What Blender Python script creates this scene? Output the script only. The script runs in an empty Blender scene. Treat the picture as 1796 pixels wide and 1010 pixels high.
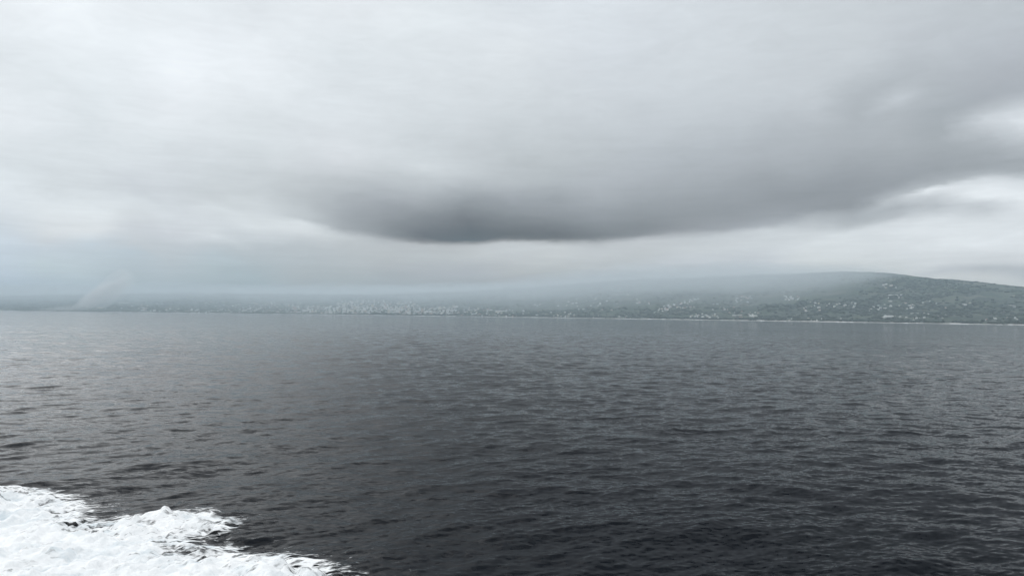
import bpy, math, random
import numpy as np

# ------------------------------------------------------------------ camera, world, sun, exposure
scene = bpy.context.scene
col = scene.collection
rad = math.radians
CAM_H = 15.0                                   # standing on an upper deck, 15 m above the sea

cam_data = bpy.data.cameras.new('camera')
cam_data.sensor_fit = 'HORIZONTAL'
cam_data.angle = rad(70.0)
cam_data.clip_start = 0.5
cam_data.clip_end = 90000.0
cam = bpy.data.objects.new('camera', cam_data)
col.objects.link(cam)
cam.location = (0, 0, CAM_H)
from mathutils import Matrix, Euler
cam.rotation_euler = (Matrix.Rotation(rad(92.1), 3, 'X') @ Matrix.Rotation(rad(0.64), 3, 'Z')).to_euler()
scene.camera = cam

SUN_EL, SUN_AZ = 42.0, -48.0                   # high behind the brightest cloud, ahead on the left
world = bpy.data.worlds.new('World')
scene.world = world
world.use_nodes = True
try:
    world.cycles.sampling_method = 'MANUAL'
    world.cycles.sample_map_resolution = 1024
except Exception:
    pass

scene.view_settings.view_transform = 'Standard'
scene.view_settings.look = 'None'
scene.view_settings.exposure = 0.0
scene.view_settings.gamma = 1.0
scene.view_settings.use_curve_mapping = False
scene.render.engine = 'CYCLES'
scene.cycles.use_denoising = True
scene.cycles.max_bounces = 6
scene.cycles.volume_bounces = 1
scene.cycles.transparent_max_bounces = 12
scene.cycles.sample_clamp_indirect = 6.0


class Nodes:
    """Small helper that wires shader nodes."""
    def __init__(self, tree, clear=True):
        self.t = tree
        if clear:
            tree.nodes.clear()

    def new(self, kind, **kw):
        n = self.t.nodes.new(kind)
        for k, v in kw.items():
            setattr(n, k, v)
        return n

    def put(self, socket, value):
        if hasattr(value, 'is_linked') or isinstance(value, bpy.types.NodeSocket):
            self.t.links.new(value, socket)
        else:
            socket.default_value = value

    def math(self, op, a, b=0.0, c=None, clamp=False):
        n = self.new('ShaderNodeMath', operation=op, use_clamp=clamp)
        self.put(n.inputs[0], a)
        self.put(n.inputs[1], b)
        if c is not None:
            self.put(n.inputs[2], c)
        return n.outputs[0]

    def vmath(self, op, a, b=(0, 0, 0), scale=None):
        n = self.new('ShaderNodeVectorMath', operation=op)
        self.put(n.inputs[0], a)
        if op != 'NORMALIZE':
            if scale is None:
                self.put(n.inputs[1], b)
            else:
                self.put(n.inputs['Scale'], scale)
        return n.outputs[0]

    def maprange(self, v, a, b, c, d, kind='LINEAR'):
        n = self.new('ShaderNodeMapRange', interpolation_type=kind, clamp=True)
        for i, x in enumerate((v, a, b, c, d)):
            self.put(n.inputs[i], x)
        return n.outputs[0]

    def noise(self, vec, scale, detail=3.0, rough=0.55, distortion=0.0, dims='3D'):
        n = self.new('ShaderNodeTexNoise', noise_dimensions=dims)
        self.put(n.inputs['Vector'], vec)
        n.inputs['Scale'].default_value = scale
        n.inputs['Detail'].default_value = detail
        n.inputs['Roughness'].default_value = rough
        n.inputs['Distortion'].default_value = distortion
        return n

    def mix(self, fac, a, b, blend='MIX'):
        n = self.new('ShaderNodeMix', data_type='RGBA', blend_type=blend)
        self.put(n.inputs[0], fac)
        for s, v in ((n.inputs[6], a), (n.inputs[7], b)):
            if isinstance(v, tuple):
                s.default_value = v if len(v) == 4 else v + (1.0,)
            else:
                self.t.links.new(v, s)
        return n.outputs[2]

    def ramp(self, fac, stops, interp='LINEAR'):
        n = self.new('ShaderNodeValToRGB')
        r = n.color_ramp
        r.interpolation = interp
        while len(r.elements) < len(stops):
            r.elements.new(0.5)
        for e, (p, c) in zip(r.elements, stops):
            e.position = p
            e.color = (c[0], c[1], c[2], 1.0)
        self.put(n.inputs[0], fac)
        return n.outputs[0]


def lin(c):
    return tuple((v / 255 / 12.92) if v / 255 <= 0.04045 else ((v / 255 + 0.055) / 1.055) ** 2.4 for v in c)


# Cloud deck: for a row of compass bearings, the height (degrees) of the cloud base above the sea horizon, and the
# colour of the cloud at heights above and below that base.
SKY = [
    (-35.21, 7.91, [(-8.02, (0.248, 0.276, 0.324)), (-7.1, (0.37, 0.424, 0.525)), (-5.64, (0.614, 0.683, 0.788)), (-3.45, (0.706, 0.782, 0.865)), (-1.99, (0.739, 0.776, 0.81)), (-0.18, (0.864, 0.907, 0.937)), (1.62, (0.763, 0.806, 0.831)), (4.46, (0.855, 0.891, 0.921)), (7.94, (0.809, 0.855, 0.884)), (11.31, (0.895, 0.935, 0.969))]),
    (-32.89, 7.78, [(-7.87, (0.248, 0.276, 0.324)), (-6.17, (0.491, 0.545, 0.613)), (-4.94, (0.616, 0.694, 0.713)), (-3.92, (0.644, 0.703, 0.761)), (-3.17, (0.702, 0.72, 0.743)), (-2.72, (0.816, 0.829, 0.839)), (-2.05, (0.824, 0.844, 0.858)), (-1.04, (0.85, 0.882, 0.9)), (-0.26, (0.789, 0.826, 0.849)), (0.19, (0.721, 0.755, 0.776)), (2.03, (0.774, 0.816, 0.841)), (4.59, (0.815, 0.855, 0.885)), (7.1, (0.821, 0.868, 0.897)), (9.56, (0.857, 0.902, 0.933)), (11.96, (0.922, 0.963, 0.997))]),
    (-30.44, 7.64, [(-7.77, (0.247, 0.275, 0.298)), (-6.73, (0.367, 0.421, 0.453)), (-5.18, (0.567, 0.635, 0.658)), (-3.26, (0.621, 0.69, 0.749)), (-2.3, (0.865, 0.879, 0.887)), (-0.88, (0.855, 0.89, 0.908)), (0.57, (0.728, 0.762, 0.785)), (3.59, (0.781, 0.825, 0.851)), (7.29, (0.817, 0.865, 0.894)), (12.63, (0.953, 0.998, 1.033))]),
    (-27.88, 8.14, [(-8.24, (0.217, 0.243, 0.238)), (-6.38, (0.391, 0.423, 0.427)), (-5.07, (0.519, 0.578, 0.616)), (-4.01, (0.554, 0.625, 0.68)), (-3.49, (0.635, 0.657, 0.681)), (-2.9, (0.671, 0.69, 0.715)), (-2.19, (0.696, 0.713, 0.743)), (-1.25, (0.76, 0.788, 0.804)), (-0.35, (0.777, 0.814, 0.839)), (0.12, (0.665, 0.695, 0.725)), (0.97, (0.698, 0.729, 0.761)), (2.25, (0.774, 0.814, 0.841)), (4.93, (0.815, 0.858, 0.886)), (7.56, (0.867, 0.91, 0.943)), (10.14, (0.891, 0.938, 0.972)), (12.64, (0.911, 0.956, 0.99))]),
    (-25.16, 7.48, [(-7.59, (0.173, 0.182, 0.174)), (-6.46, (0.243, 0.259, 0.243)), (-4.84, (0.5, 0.541, 0.562)), (-2.82, (0.593, 0.619, 0.646)), (-1.93, (0.684, 0.697, 0.726)), (-0.8, (0.745, 0.773, 0.799)), (1.2, (0.682, 0.712, 0.741)), (4.36, (0.773, 0.815, 0.841)), (6.31, (0.866, 0.903, 0.935)), (8.99, (0.93, 0.971, 1.007)), (13.78, (0.874, 0.922, 0.956))]),
    (-22.34, 7.76, [(-7.88, (0.135, 0.151, 0.129)), (-6.68, (0.214, 0.228, 0.21)), (-5.02, (0.425, 0.483, 0.491)), (-3.66, (0.523, 0.591, 0.626)), (-2.83, (0.572, 0.6, 0.621)), (-2.26, (0.757, 0.784, 0.802)), (-1.31, (0.709, 0.734, 0.756)), (-0.25, (0.773, 0.807, 0.827)), (0.2, (0.651, 0.679, 0.695)), (1.83, (0.671, 0.705, 0.724)), (3.17, (0.744, 0.783, 0.809)), (5.96, (0.811, 0.851, 0.879)), (8.7, (0.896, 0.939, 0.972)), (11.37, (0.87, 0.913, 0.949)), (13.97, (0.842, 0.887, 0.92))]),
    (-19.38, 6.82, [(-6.94, (0.106, 0.107, 0.084)), (-5.68, (0.173, 0.182, 0.174)), (-4.41, (0.333, 0.387, 0.396)), (-1.89, (0.553, 0.58, 0.6)), (-0.63, (0.774, 0.803, 0.818)), (0.63, (0.697, 0.728, 0.744)), (2.29, (0.631, 0.663, 0.68)), (5.58, (0.734, 0.775, 0.798)), (10.38, (0.894, 0.936, 0.97)), (15.34, (0.81, 0.852, 0.885))]),
    (-16.32, 6.59, [(-6.68, (0.138, 0.093, 0.057)), (-4.11, (0.38, 0.374, 0.356)), (-2.82, (0.505, 0.527, 0.535)), (-1.54, (0.548, 0.572, 0.588)), (-0.9, (0.665, 0.687, 0.701)), (-0.47, (0.763, 0.787, 0.799)), (0.04, (0.805, 0.837, 0.852)), (0.47, (0.559, 0.583, 0.596)), (1.44, (0.513, 0.537, 0.55)), (3.13, (0.591, 0.62, 0.637)), (4.81, (0.717, 0.747, 0.772)), (7.7, (0.778, 0.819, 0.846)), (10.53, (0.823, 0.867, 0.898)), (13.29, (0.816, 0.861, 0.893)), (15.96, (0.822, 0.863, 0.895))]),
    (-13.17, 6.07, [(-6.13, (0.138, 0.093, 0.057)), (-3.52, (0.373, 0.374, 0.352)), (-2.21, (0.488, 0.498, 0.498)), (-0.91, (0.529, 0.541, 0.546)), (-0.39, (0.628, 0.646, 0.653)), (-0.04, (0.563, 0.58, 0.592)), (0.35, (0.352, 0.363, 0.374)), (1.25, (0.34, 0.351, 0.367)), (2.11, (0.403, 0.42, 0.439)), (2.97, (0.457, 0.479, 0.496)), (3.83, (0.543, 0.57, 0.586)), (5.53, (0.741, 0.768, 0.795)), (8.87, (0.786, 0.827, 0.857)), (12.93, (0.767, 0.814, 0.844)), (16.81, (0.834, 0.873, 0.906))]),
    (-9.94, 5.96, [(-5.98, (0.138, 0.093, 0.057)), (-3.34, (0.34, 0.332, 0.32)), (-2.46, (0.45, 0.444, 0.438)), (-1.58, (0.516, 0.516, 0.506)), (-0.7, (0.515, 0.52, 0.524)), (-0.26, (0.435, 0.441, 0.447)), (0.04, (0.206, 0.205, 0.211)), (0.61, (0.191, 0.191, 0.199)), (1.49, (0.267, 0.273, 0.287)), (2.36, (0.334, 0.346, 0.365)), (3.22, (0.431, 0.452, 0.473)), (4.09, (0.521, 0.548, 0.567)), (4.95, (0.635, 0.668, 0.687)), (5.81, (0.711, 0.747, 0.771)), (8.77, (0.735, 0.774, 0.802)), (11.66, (0.766, 0.809, 0.84)), (14.48, (0.784, 0.83, 0.859)), (17.2, (0.821, 0.865, 0.896))]),
    (-6.64, 5.78, [(-5.76, (0.138, 0.093, 0.057)), (-3.54, (0.292, 0.269, 0.25)), (-2.66, (0.422, 0.406, 0.411)), (-1.33, (0.525, 0.533, 0.528)), (-0.49, (0.516, 0.515, 0.515)), (-0.22, (0.136, 0.122, 0.117)), (0.13, (0.032, 0.022, 0.024)), (1.76, (0.209, 0.213, 0.224)), (3.52, (0.459, 0.482, 0.502)), (5.26, (0.689, 0.726, 0.747)), (7.41, (0.657, 0.695, 0.719)), (11.61, (0.761, 0.803, 0.833)), (17.59, (0.809, 0.859, 0.89))]),
    (-3.31, 5.71, [(-5.66, (0.138, 0.093, 0.057)), (-3.43, (0.26, 0.232, 0.207)), (-2.54, (0.423, 0.409, 0.419)), (-1.2, (0.574, 0.578, 0.57)), (-0.44, (0.533, 0.533, 0.531)), (-0.18, (0.227, 0.218, 0.213)), (0.0, (0.018, 0.021, 0.023)), (0.62, (0.024, 0.02, 0.022)), (1.46, (0.092, 0.087, 0.091)), (2.35, (0.181, 0.185, 0.195)), (3.23, (0.277, 0.29, 0.305)), (4.1, (0.477, 0.503, 0.525)), (4.98, (0.585, 0.617, 0.637)), (6.28, (0.585, 0.617, 0.638)), (9.28, (0.673, 0.711, 0.738)), (12.21, (0.743, 0.785, 0.814)), (15.05, (0.788, 0.832, 0.864)), (17.81, (0.787, 0.835, 0.871))]),
    (0.05, 5.98, [(-5.89, (0.138, 0.093, 0.057)), (-3.66, (0.341, 0.296, 0.28)), (-2.76, (0.494, 0.476, 0.455)), (-0.98, (0.637, 0.647, 0.65)), (-0.44, (0.603, 0.613, 0.616)), (-0.18, (0.109, 0.097, 0.092)), (0.18, (0.038, 0.029, 0.025)), (1.69, (0.184, 0.188, 0.196)), (3.01, (0.34, 0.356, 0.377)), (4.33, (0.518, 0.546, 0.565)), (6.07, (0.543, 0.575, 0.593)), (9.5, (0.676, 0.717, 0.744)), (14.45, (0.796, 0.837, 0.869)), (17.61, (0.765, 0.812, 0.853))]),
    (3.4, 6.05, [(-6.01, (0.138, 0.093, 0.057)), (-3.7, (0.342, 0.299, 0.284)), (-2.8, (0.497, 0.485, 0.46)), (-1.47, (0.649, 0.653, 0.644)), (-0.71, (0.666, 0.676, 0.675)), (-0.4, (0.454, 0.457, 0.455)), (-0.09, (0.059, 0.047, 0.042)), (0.35, (0.056, 0.047, 0.045)), (1.2, (0.152, 0.151, 0.157)), (2.08, (0.259, 0.267, 0.282)), (3.18, (0.327, 0.343, 0.362)), (4.28, (0.464, 0.492, 0.511)), (6.01, (0.558, 0.591, 0.611)), (9.01, (0.632, 0.67, 0.699)), (11.94, (0.702, 0.743, 0.777)), (14.79, (0.75, 0.793, 0.831)), (17.54, (0.757, 0.805, 0.847))]),
    (6.74, 6.15, [(-6.2, (0.138, 0.093, 0.057)), (-3.1, (0.449, 0.437, 0.438)), (-2.43, (0.538, 0.537, 0.532)), (-1.11, (0.631, 0.639, 0.642)), (-0.49, (0.537, 0.542, 0.546)), (-0.13, (0.185, 0.179, 0.18)), (0.09, (0.111, 0.106, 0.107)), (1.32, (0.228, 0.234, 0.247)), (2.86, (0.371, 0.389, 0.41)), (4.17, (0.462, 0.486, 0.514)), (6.33, (0.531, 0.563, 0.587)), (9.3, (0.633, 0.672, 0.704)), (13.42, (0.703, 0.745, 0.786)), (17.37, (0.755, 0.804, 0.847))]),
    (10.03, 6.26, [(-6.28, (0.194, 0.143, 0.109)), (-3.2, (0.435, 0.431, 0.427)), (-2.54, (0.535, 0.546, 0.558)), (-1.67, (0.574, 0.578, 0.575)), (-0.57, (0.616, 0.626, 0.632)), (-0.26, (0.448, 0.455, 0.467)), (0.04, (0.182, 0.18, 0.185)), (0.52, (0.166, 0.165, 0.17)), (1.4, (0.234, 0.241, 0.251)), (2.7, (0.314, 0.329, 0.347)), (4.0, (0.407, 0.428, 0.454)), (5.72, (0.492, 0.522, 0.552)), (8.68, (0.596, 0.633, 0.666)), (11.57, (0.661, 0.702, 0.738)), (14.38, (0.701, 0.744, 0.785)), (17.11, (0.734, 0.78, 0.823))]),
    (13.25, 6.4, [(-6.38, (0.256, 0.205, 0.168)), (-3.34, (0.448, 0.454, 0.46)), (-2.25, (0.598, 0.607, 0.629)), (-1.39, (0.664, 0.677, 0.684)), (-0.43, (0.558, 0.573, 0.585)), (0.22, (0.241, 0.24, 0.251)), (1.21, (0.242, 0.248, 0.259)), (2.93, (0.34, 0.357, 0.377)), (5.48, (0.455, 0.484, 0.513)), (8.82, (0.604, 0.642, 0.676)), (12.08, (0.675, 0.718, 0.754)), (16.76, (0.717, 0.763, 0.804))]),
    (19.44, 6.69, [(-6.82, (0.391, 0.337, 0.305)), (-3.53, (0.625, 0.635, 0.64)), (-2.6, (0.66, 0.667, 0.691)), (-1.34, (0.7, 0.718, 0.731)), (-0.29, (0.693, 0.72, 0.737)), (0.17, (0.401, 0.412, 0.435)), (0.75, (0.306, 0.315, 0.334)), (2.0, (0.259, 0.268, 0.285)), (4.07, (0.352, 0.37, 0.392)), (6.53, (0.464, 0.493, 0.523)), (10.13, (0.639, 0.679, 0.714)), (15.87, (0.669, 0.712, 0.748))]),
    (22.37, 7.13, [(-7.22, (0.548, 0.503, 0.464)), (-3.5, (0.708, 0.705, 0.681)), (-2.67, (0.791, 0.803, 0.795)), (-1.69, (0.821, 0.844, 0.854)), (-0.86, (0.683, 0.705, 0.719)), (-0.37, (0.555, 0.573, 0.591)), (0.16, (0.465, 0.485, 0.502)), (0.66, (0.282, 0.29, 0.307)), (1.64, (0.251, 0.26, 0.275)), (2.98, (0.33, 0.347, 0.369)), (4.59, (0.41, 0.435, 0.461)), (9.41, (0.612, 0.649, 0.683)), (12.47, (0.634, 0.675, 0.709)), (15.07, (0.647, 0.689, 0.723))]),
    (25.19, 7.46, [(-7.51, (0.63, 0.59, 0.548)), (-3.87, (0.736, 0.733, 0.714)), (-2.66, (0.819, 0.837, 0.841)), (-1.25, (0.798, 0.827, 0.842)), (-0.76, (0.465, 0.483, 0.497)), (-0.12, (0.396, 0.414, 0.433)), (0.56, (0.247, 0.254, 0.268)), (2.16, (0.279, 0.291, 0.311)), (4.92, (0.423, 0.449, 0.474)), (7.64, (0.436, 0.466, 0.494)), (10.67, (0.621, 0.661, 0.694)), (14.34, (0.632, 0.673, 0.707))]),
    (27.89, 8.18, [(-8.19, (0.666, 0.615, 0.574)), (-4.52, (0.714, 0.716, 0.703)), (-3.53, (0.823, 0.837, 0.847)), (-2.27, (0.833, 0.858, 0.876)), (-1.45, (0.736, 0.761, 0.781)), (-1.02, (0.451, 0.469, 0.488)), (-0.43, (0.407, 0.425, 0.445)), (0.0, (0.542, 0.567, 0.589)), (0.43, (0.408, 0.428, 0.449)), (0.74, (0.34, 0.355, 0.377)), (1.05, (0.289, 0.301, 0.322)), (1.87, (0.323, 0.338, 0.359)), (3.1, (0.38, 0.402, 0.424)), (4.68, (0.435, 0.462, 0.487)), (6.12, (0.463, 0.493, 0.522)), (6.61, (0.56, 0.595, 0.628)), (7.73, (0.446, 0.478, 0.507)), (10.67, (0.582, 0.618, 0.655)), (13.18, (0.604, 0.644, 0.678))]),
    (30.47, 8.81, [(-8.79, (0.687, 0.624, 0.589)), (-5.98, (0.757, 0.73, 0.7)), (-5.52, (0.576, 0.568, 0.582)), (-4.94, (0.794, 0.794, 0.798)), (-3.79, (0.924, 0.945, 0.96)), (-2.06, (0.815, 0.844, 0.866)), (-1.33, (0.497, 0.519, 0.54)), (-0.72, (0.57, 0.595, 0.618)), (-0.23, (0.887, 0.924, 0.952)), (0.11, (0.424, 0.447, 0.466)), (1.18, (0.311, 0.327, 0.347)), (3.06, (0.383, 0.407, 0.428)), (4.92, (0.4, 0.43, 0.458)), (7.12, (0.462, 0.493, 0.523)), (9.28, (0.541, 0.576, 0.613)), (12.09, (0.583, 0.622, 0.657))]),
    (32.91, 9.1, [(-9.05, (0.693, 0.637, 0.596)), (-6.31, (0.731, 0.701, 0.664)), (-5.78, (0.493, 0.49, 0.501)), (-5.22, (0.769, 0.768, 0.772)), (-4.02, (0.899, 0.92, 0.938)), (-2.53, (0.798, 0.826, 0.847)), (-1.97, (0.601, 0.625, 0.647)), (-1.45, (0.641, 0.668, 0.693)), (-1.11, (0.886, 0.922, 0.948)), (-0.7, (0.946, 0.983, 1.011)), (-0.07, (0.753, 0.788, 0.815)), (0.44, (0.438, 0.463, 0.484)), (0.89, (0.338, 0.357, 0.376)), (1.69, (0.358, 0.379, 0.4)), (2.72, (0.449, 0.477, 0.502)), (3.34, (0.605, 0.638, 0.67)), (3.92, (0.676, 0.713, 0.75)), (4.5, (0.507, 0.538, 0.568)), (5.18, (0.402, 0.427, 0.461)), (6.11, (0.42, 0.445, 0.478)), (8.92, (0.521, 0.555, 0.593)), (11.32, (0.559, 0.598, 0.632))]),
    (35.11, 9.11, [(-9.04, (0.7, 0.65, 0.603)), (-6.84, (0.754, 0.709, 0.645)), (-6.19, (0.543, 0.529, 0.536)), (-5.82, (0.493, 0.49, 0.5)), (-5.31, (0.793, 0.787, 0.795)), (-3.92, (0.901, 0.925, 0.943)), (-2.46, (0.799, 0.827, 0.852)), (-1.37, (0.942, 0.979, 1.007)), (-0.29, (0.766, 0.801, 0.829)), (0.43, (0.385, 0.408, 0.429)), (1.15, (0.358, 0.378, 0.4)), (2.58, (0.584, 0.616, 0.648)), (3.47, (0.802, 0.842, 0.883)), (4.24, (0.623, 0.66, 0.695)), (5.4, (0.408, 0.433, 0.468)), (8.16, (0.499, 0.53, 0.57)), (10.85, (0.549, 0.589, 0.623))]),
]
OVERCAST = ((0.86, 0.89, 0.92), (1.06, 1.09, 1.11))


def build_sky():
    N = Nodes(world.node_tree)
    out = N.new('ShaderNodeOutputWorld')
    bg = N.new('ShaderNodeBackground')
    tc = N.new('ShaderNodeTexCoord')
    d = tc.outputs['Generated']
    # slow drifting warp so that no cloud edge is ruled
    stretched = N.vmath('MULTIPLY', d, (1.0, 1.0, 3.2))
    w1 = N.noise(stretched, 3.5, 5.0, 0.55, 0.6)
    w2 = N.noise(N.vmath('ADD', stretched, (7.3, 1.1, 4.2)), 11.0, 6.0, 0.6, 0.3)
    off = N.vmath('ADD', N.vmath('SUBTRACT', w1.outputs['Color'], (0.5, 0.5, 0.5)),
                  N.vmath('SCALE', N.vmath('SUBTRACT', w2.outputs['Color'], (0.5, 0.5, 0.5)), scale=0.75))
    w3 = N.noise(N.vmath('ADD', stretched, (2.3, 8.1, 1.2)), 38.0, 5.0, 0.62, 0.5)
    off = N.vmath('ADD', off, N.vmath('SCALE', N.vmath('SUBTRACT', w3.outputs['Color'], (0.5, 0.5, 0.5)), scale=0.40))
    so = N.new('ShaderNodeSeparateXYZ'); N.put(so.inputs[0], off)
    s = N.new('ShaderNodeSeparateXYZ'); N.put(s.inputs[0], d)
    x, y, z = s.outputs
    az = N.math('MULTIPLY', N.math('ARCTAN2', x, y), 57.29578)
    el = N.math('MULTIPLY', N.math('ARCSINE', z), 57.29578)
    grow = N.maprange(el, 1.0, 9.0, 0.35, 1.0)
    azw = N.math('ADD', az, N.math('MULTIPLY', so.outputs[0], N.math('MULTIPLY', grow, 3.6)))
    elw = N.math('ADD', el, N.math('MULTIPLY', so.outputs[2], N.math('MULTIPLY', grow, 0.95)))
    fc = N.new('ShaderNodeFloatCurve')
    cv = fc.mapping.curves[0]
    A0, A1 = SKY[0][0], SKY[-1][0]
    pts = [((a - A0) / (A1 - A0), b / 20.0) for a, b, _ in SKY]
    while len(cv.points) < len(pts):
        cv.points.new(0.5, 0.5)
    for p, q in zip(cv.points, pts):
        p.location = q
    fc.mapping.update()
    N.put(fc.inputs['Value'], N.maprange(azw, A0, A1, 0.0, 1.0))
    base = N.math('MULTIPLY', fc.outputs[0], 20.0)
    fac = N.maprange(N.math('SUBTRACT', elw, base), -9.0, 23.0, 0.0, 1.0)
    colour = None
    for i, (a, b, stops) in enumerate(SKY):
        rp = N.ramp(fac, [((e + 9.0) / 32.0, c) for e, c in stops])
        if colour is None:
            colour = rp
        else:
            colour = N.mix(N.maprange(azw, SKY[i - 1][0], a, 0.0, 1.0), colour, rp)
    # brighter overcast overhead and behind, out of view, raised to light the foam
    deck = N.noise(N.vmath('MULTIPLY', d, (1.0, 1.0, 2.0)), 2.2, 6.0, 0.6, 0.4)
    over = N.ramp(deck.outputs['Fac'], [(0.3, OVERCAST[0]), (0.7, OVERCAST[1])])
    away = N.math('MAXIMUM', N.maprange(N.math('ABSOLUTE', az), 38.0, 85.0, 0.0, 1.0, 'SMOOTHSTEP'),
                  N.maprange(el, 25.0, 50.0, 0.0, 1.0, 'SMOOTHSTEP'))
    colour = N.mix(away, colour, over)
    # billows inside the cloud
    b1 = N.noise(N.vmath('MULTIPLY', d, (1.0, 1.0, 2.6)), 8.0, 7.0, 0.6, 0.8)
    lum = N.maprange(b1.outputs['Fac'], 0.25, 0.75, 0.95, 1.05)
    b2 = N.noise(N.vmath('MULTIPLY', d, (1.0, 1.0, 3.6)), 26.0, 6.0, 0.62, 1.2)
    lum = N.math('MULTIPLY', lum, N.maprange(b2.outputs['Fac'], 0.25, 0.75, 0.972, 1.028))
    b3 = N.noise(N.vmath('MULTIPLY', d, (1.0, 1.0, 13.0)), 9.0, 5.0, 0.6, 0.3)      # layered streaks low down
    lo = N.maprange(el, 4.0, 16.0, 0.055, 0.012)
    lum = N.math('MULTIPLY', lum, N.math('ADD', 1.0, N.math('MULTIPLY', lo, N.maprange(b3.outputs['Fac'], 0.3, 0.7, -1.0, 1.0))))
    colour = N.mix(1.0, colour, lum, 'MULTIPLY')
    # a little clear sky filters through the deck
    sky = N.new('ShaderNodeTexSky', sky_type='NISHITA', sun_disc=False)
    sky.sun_elevation = rad(SUN_EL)
    sky.sun_rotation = rad(SUN_AZ)
    clear = N.vmath('SCALE', sky.outputs[0], scale=0.08)
    colour = N.mix(0.03, colour, clear)
    N.put(bg.inputs['Color'], colour)
    bg.inputs['Strength'].default_value = 1.0
    N.t.links.new(bg.outputs[0], out.inputs['Surface'])


build_sky()

sun_data = bpy.data.lights.new('sun', 'SUN')
sun_data.energy = 1.4
sun_data.angle = rad(80.0)
sun_data.color = (1.0, 0.99, 0.98)
sun = bpy.data.objects.new('sun', sun_data)
col.objects.link(sun)
sun.rotation_euler = Euler((rad(90 - SUN_EL), 0, rad(180 - SUN_AZ)), 'XYZ')

# ------------------------------------------------------------------ helpers
rng = np.random.default_rng(11)
rnd = random.Random(5)


def mesh_from(name, verts, faces, mats, smooth=False, mat_index=None):
    """faces: (n,3) or (n,4) index array"""
    verts = np.asarray(verts, np.float32)
    faces = np.asarray(faces, np.int32)
    k = faces.shape[1]
    me = bpy.data.meshes.new(name)
    me.vertices.add(len(verts))
    me.vertices.foreach_set('co', verts.ravel())
    me.loops.add(faces.size)
    me.loops.foreach_set('vertex_index', faces.ravel())
    me.polygons.add(len(faces))
    me.polygons.foreach_set('loop_start', np.arange(0, faces.size, k, dtype=np.int32))
    me.polygons.foreach_set('loop_total', np.full(len(faces), k, np.int32))
    if mat_index is not None:
        me.polygons.foreach_set('material_index', np.asarray(mat_index, np.int32))
    me.polygons.foreach_set('use_smooth', np.full(len(faces), smooth, bool))
    for m in mats:
        me.materials.append(m)
    me.update(calc_edges=True)
    me.validate()
    return me


def link(name, me, label=None, category=None, group=None, kind=None):
    o = bpy.data.objects.new(name, me)
    col.objects.link(o)
    for k, v in (('label', label), ('category', category), ('group', group), ('kind', kind)):
        if v:
            o[k] = v
    return o


def attr(me, name, values):
    a = me.attributes.new(name, 'FLOAT', 'POINT')
    a.data.foreach_set('value', np.asarray(values, np.float32).ravel())


def grid_faces(rows, cols):
    i = np.arange(rows - 1)[:, None] * cols + np.arange(cols - 1)[None, :]
    return np.stack([i, i + 1, i + cols + 1, i + cols], -1).reshape(-1, 4)


def value_noise(x, y, seed=0):
    xi = np.floor(x).astype(np.int64); yi = np.floor(y).astype(np.int64)
    fx = x - xi; fy = y - yi
    fx = fx * fx * fx * (fx * (fx * 6 - 15) + 10); fy = fy * fy * fy * (fy * (fy * 6 - 15) + 10)

    def h(a, b):
        n = (a * 374761393 + b * 668265263 + seed * 1442695041) & 0xffffffff
        n = ((n ^ (n >> 13)) * 1274126177) & 0xffffffff
        return ((n ^ (n >> 16)) & 0xffff) / 65535.0
    return ((h(xi, yi) * (1 - fx) + h(xi + 1, yi) * fx) * (1 - fy) +
            (h(xi, yi + 1) * (1 - fx) + h(xi + 1, yi + 1) * fx) * fy) * 2 - 1


def fbm(x, y, octaves=4, seed=0, gain=0.5):
    t = 0.0; a = 1.0; n = 0.0
    for k in range(octaves):
        t = t + a * value_noise(x * 2 ** k + 13.7 * k, y * 2 ** k - 7.1 * k, seed + k)
        n += a; a *= gain
    return t / n


def sstep(a, b, v):
    t = np.clip((v - a) / (b - a), 0, 1)
    return t * t * (3 - 2 * t)


def material(name):
    m = bpy.data.materials.new(name)
    m.use_nodes = True
    N = Nodes(m.node_tree)
    out = N.new('ShaderNodeOutputMaterial')
    return m, N, out


def plain(name, c, rough=0.8, spread=0.12, scale=0.15):
    m, N, out = material(name)
    p = N.new('ShaderNodeBsdfPrincipled')
    g = N.new('ShaderNodeNewGeometry')
    n = N.noise(g.outputs['Position'], scale, 3.0)
    lo = tuple(v * (1 - spread) for v in c); hi = tuple(min(1, v * (1 + spread)) for v in c)
    N.put(p.inputs['Base Color'], N.ramp(n.outputs['Fac'], [(0.3, lo), (0.7, hi)]))
    p.inputs['Roughness'].default_value = rough
    N.t.links.new(p.outputs[0], out.inputs['Surface'])
    return m


# ------------------------------------------------------------------ the sea
WIND = rad(-70.0)                               # waves run towards the ship and to the left
NW = 150
lam = np.exp(rng.uniform(math.log(0.6), math.log(26.0), NW))
wk = 2 * math.pi / lam
wdir = WIND + math.pi + rng.normal(0, 0.75, NW)
wkx, wky = wk * np.cos(wdir), wk * np.sin(wdir)
wph = rng.uniform(0, 2 * math.pi, NW)
band = np.where(lam > 4.5, (4.5 / lam) ** 0.75, 1.0)
wsl = band * rng.rayleigh(0.8, NW)
wsl *= 0.13 * math.sqrt(2) / math.sqrt((wsl ** 2).sum())
wamp = wsl / wk


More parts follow.
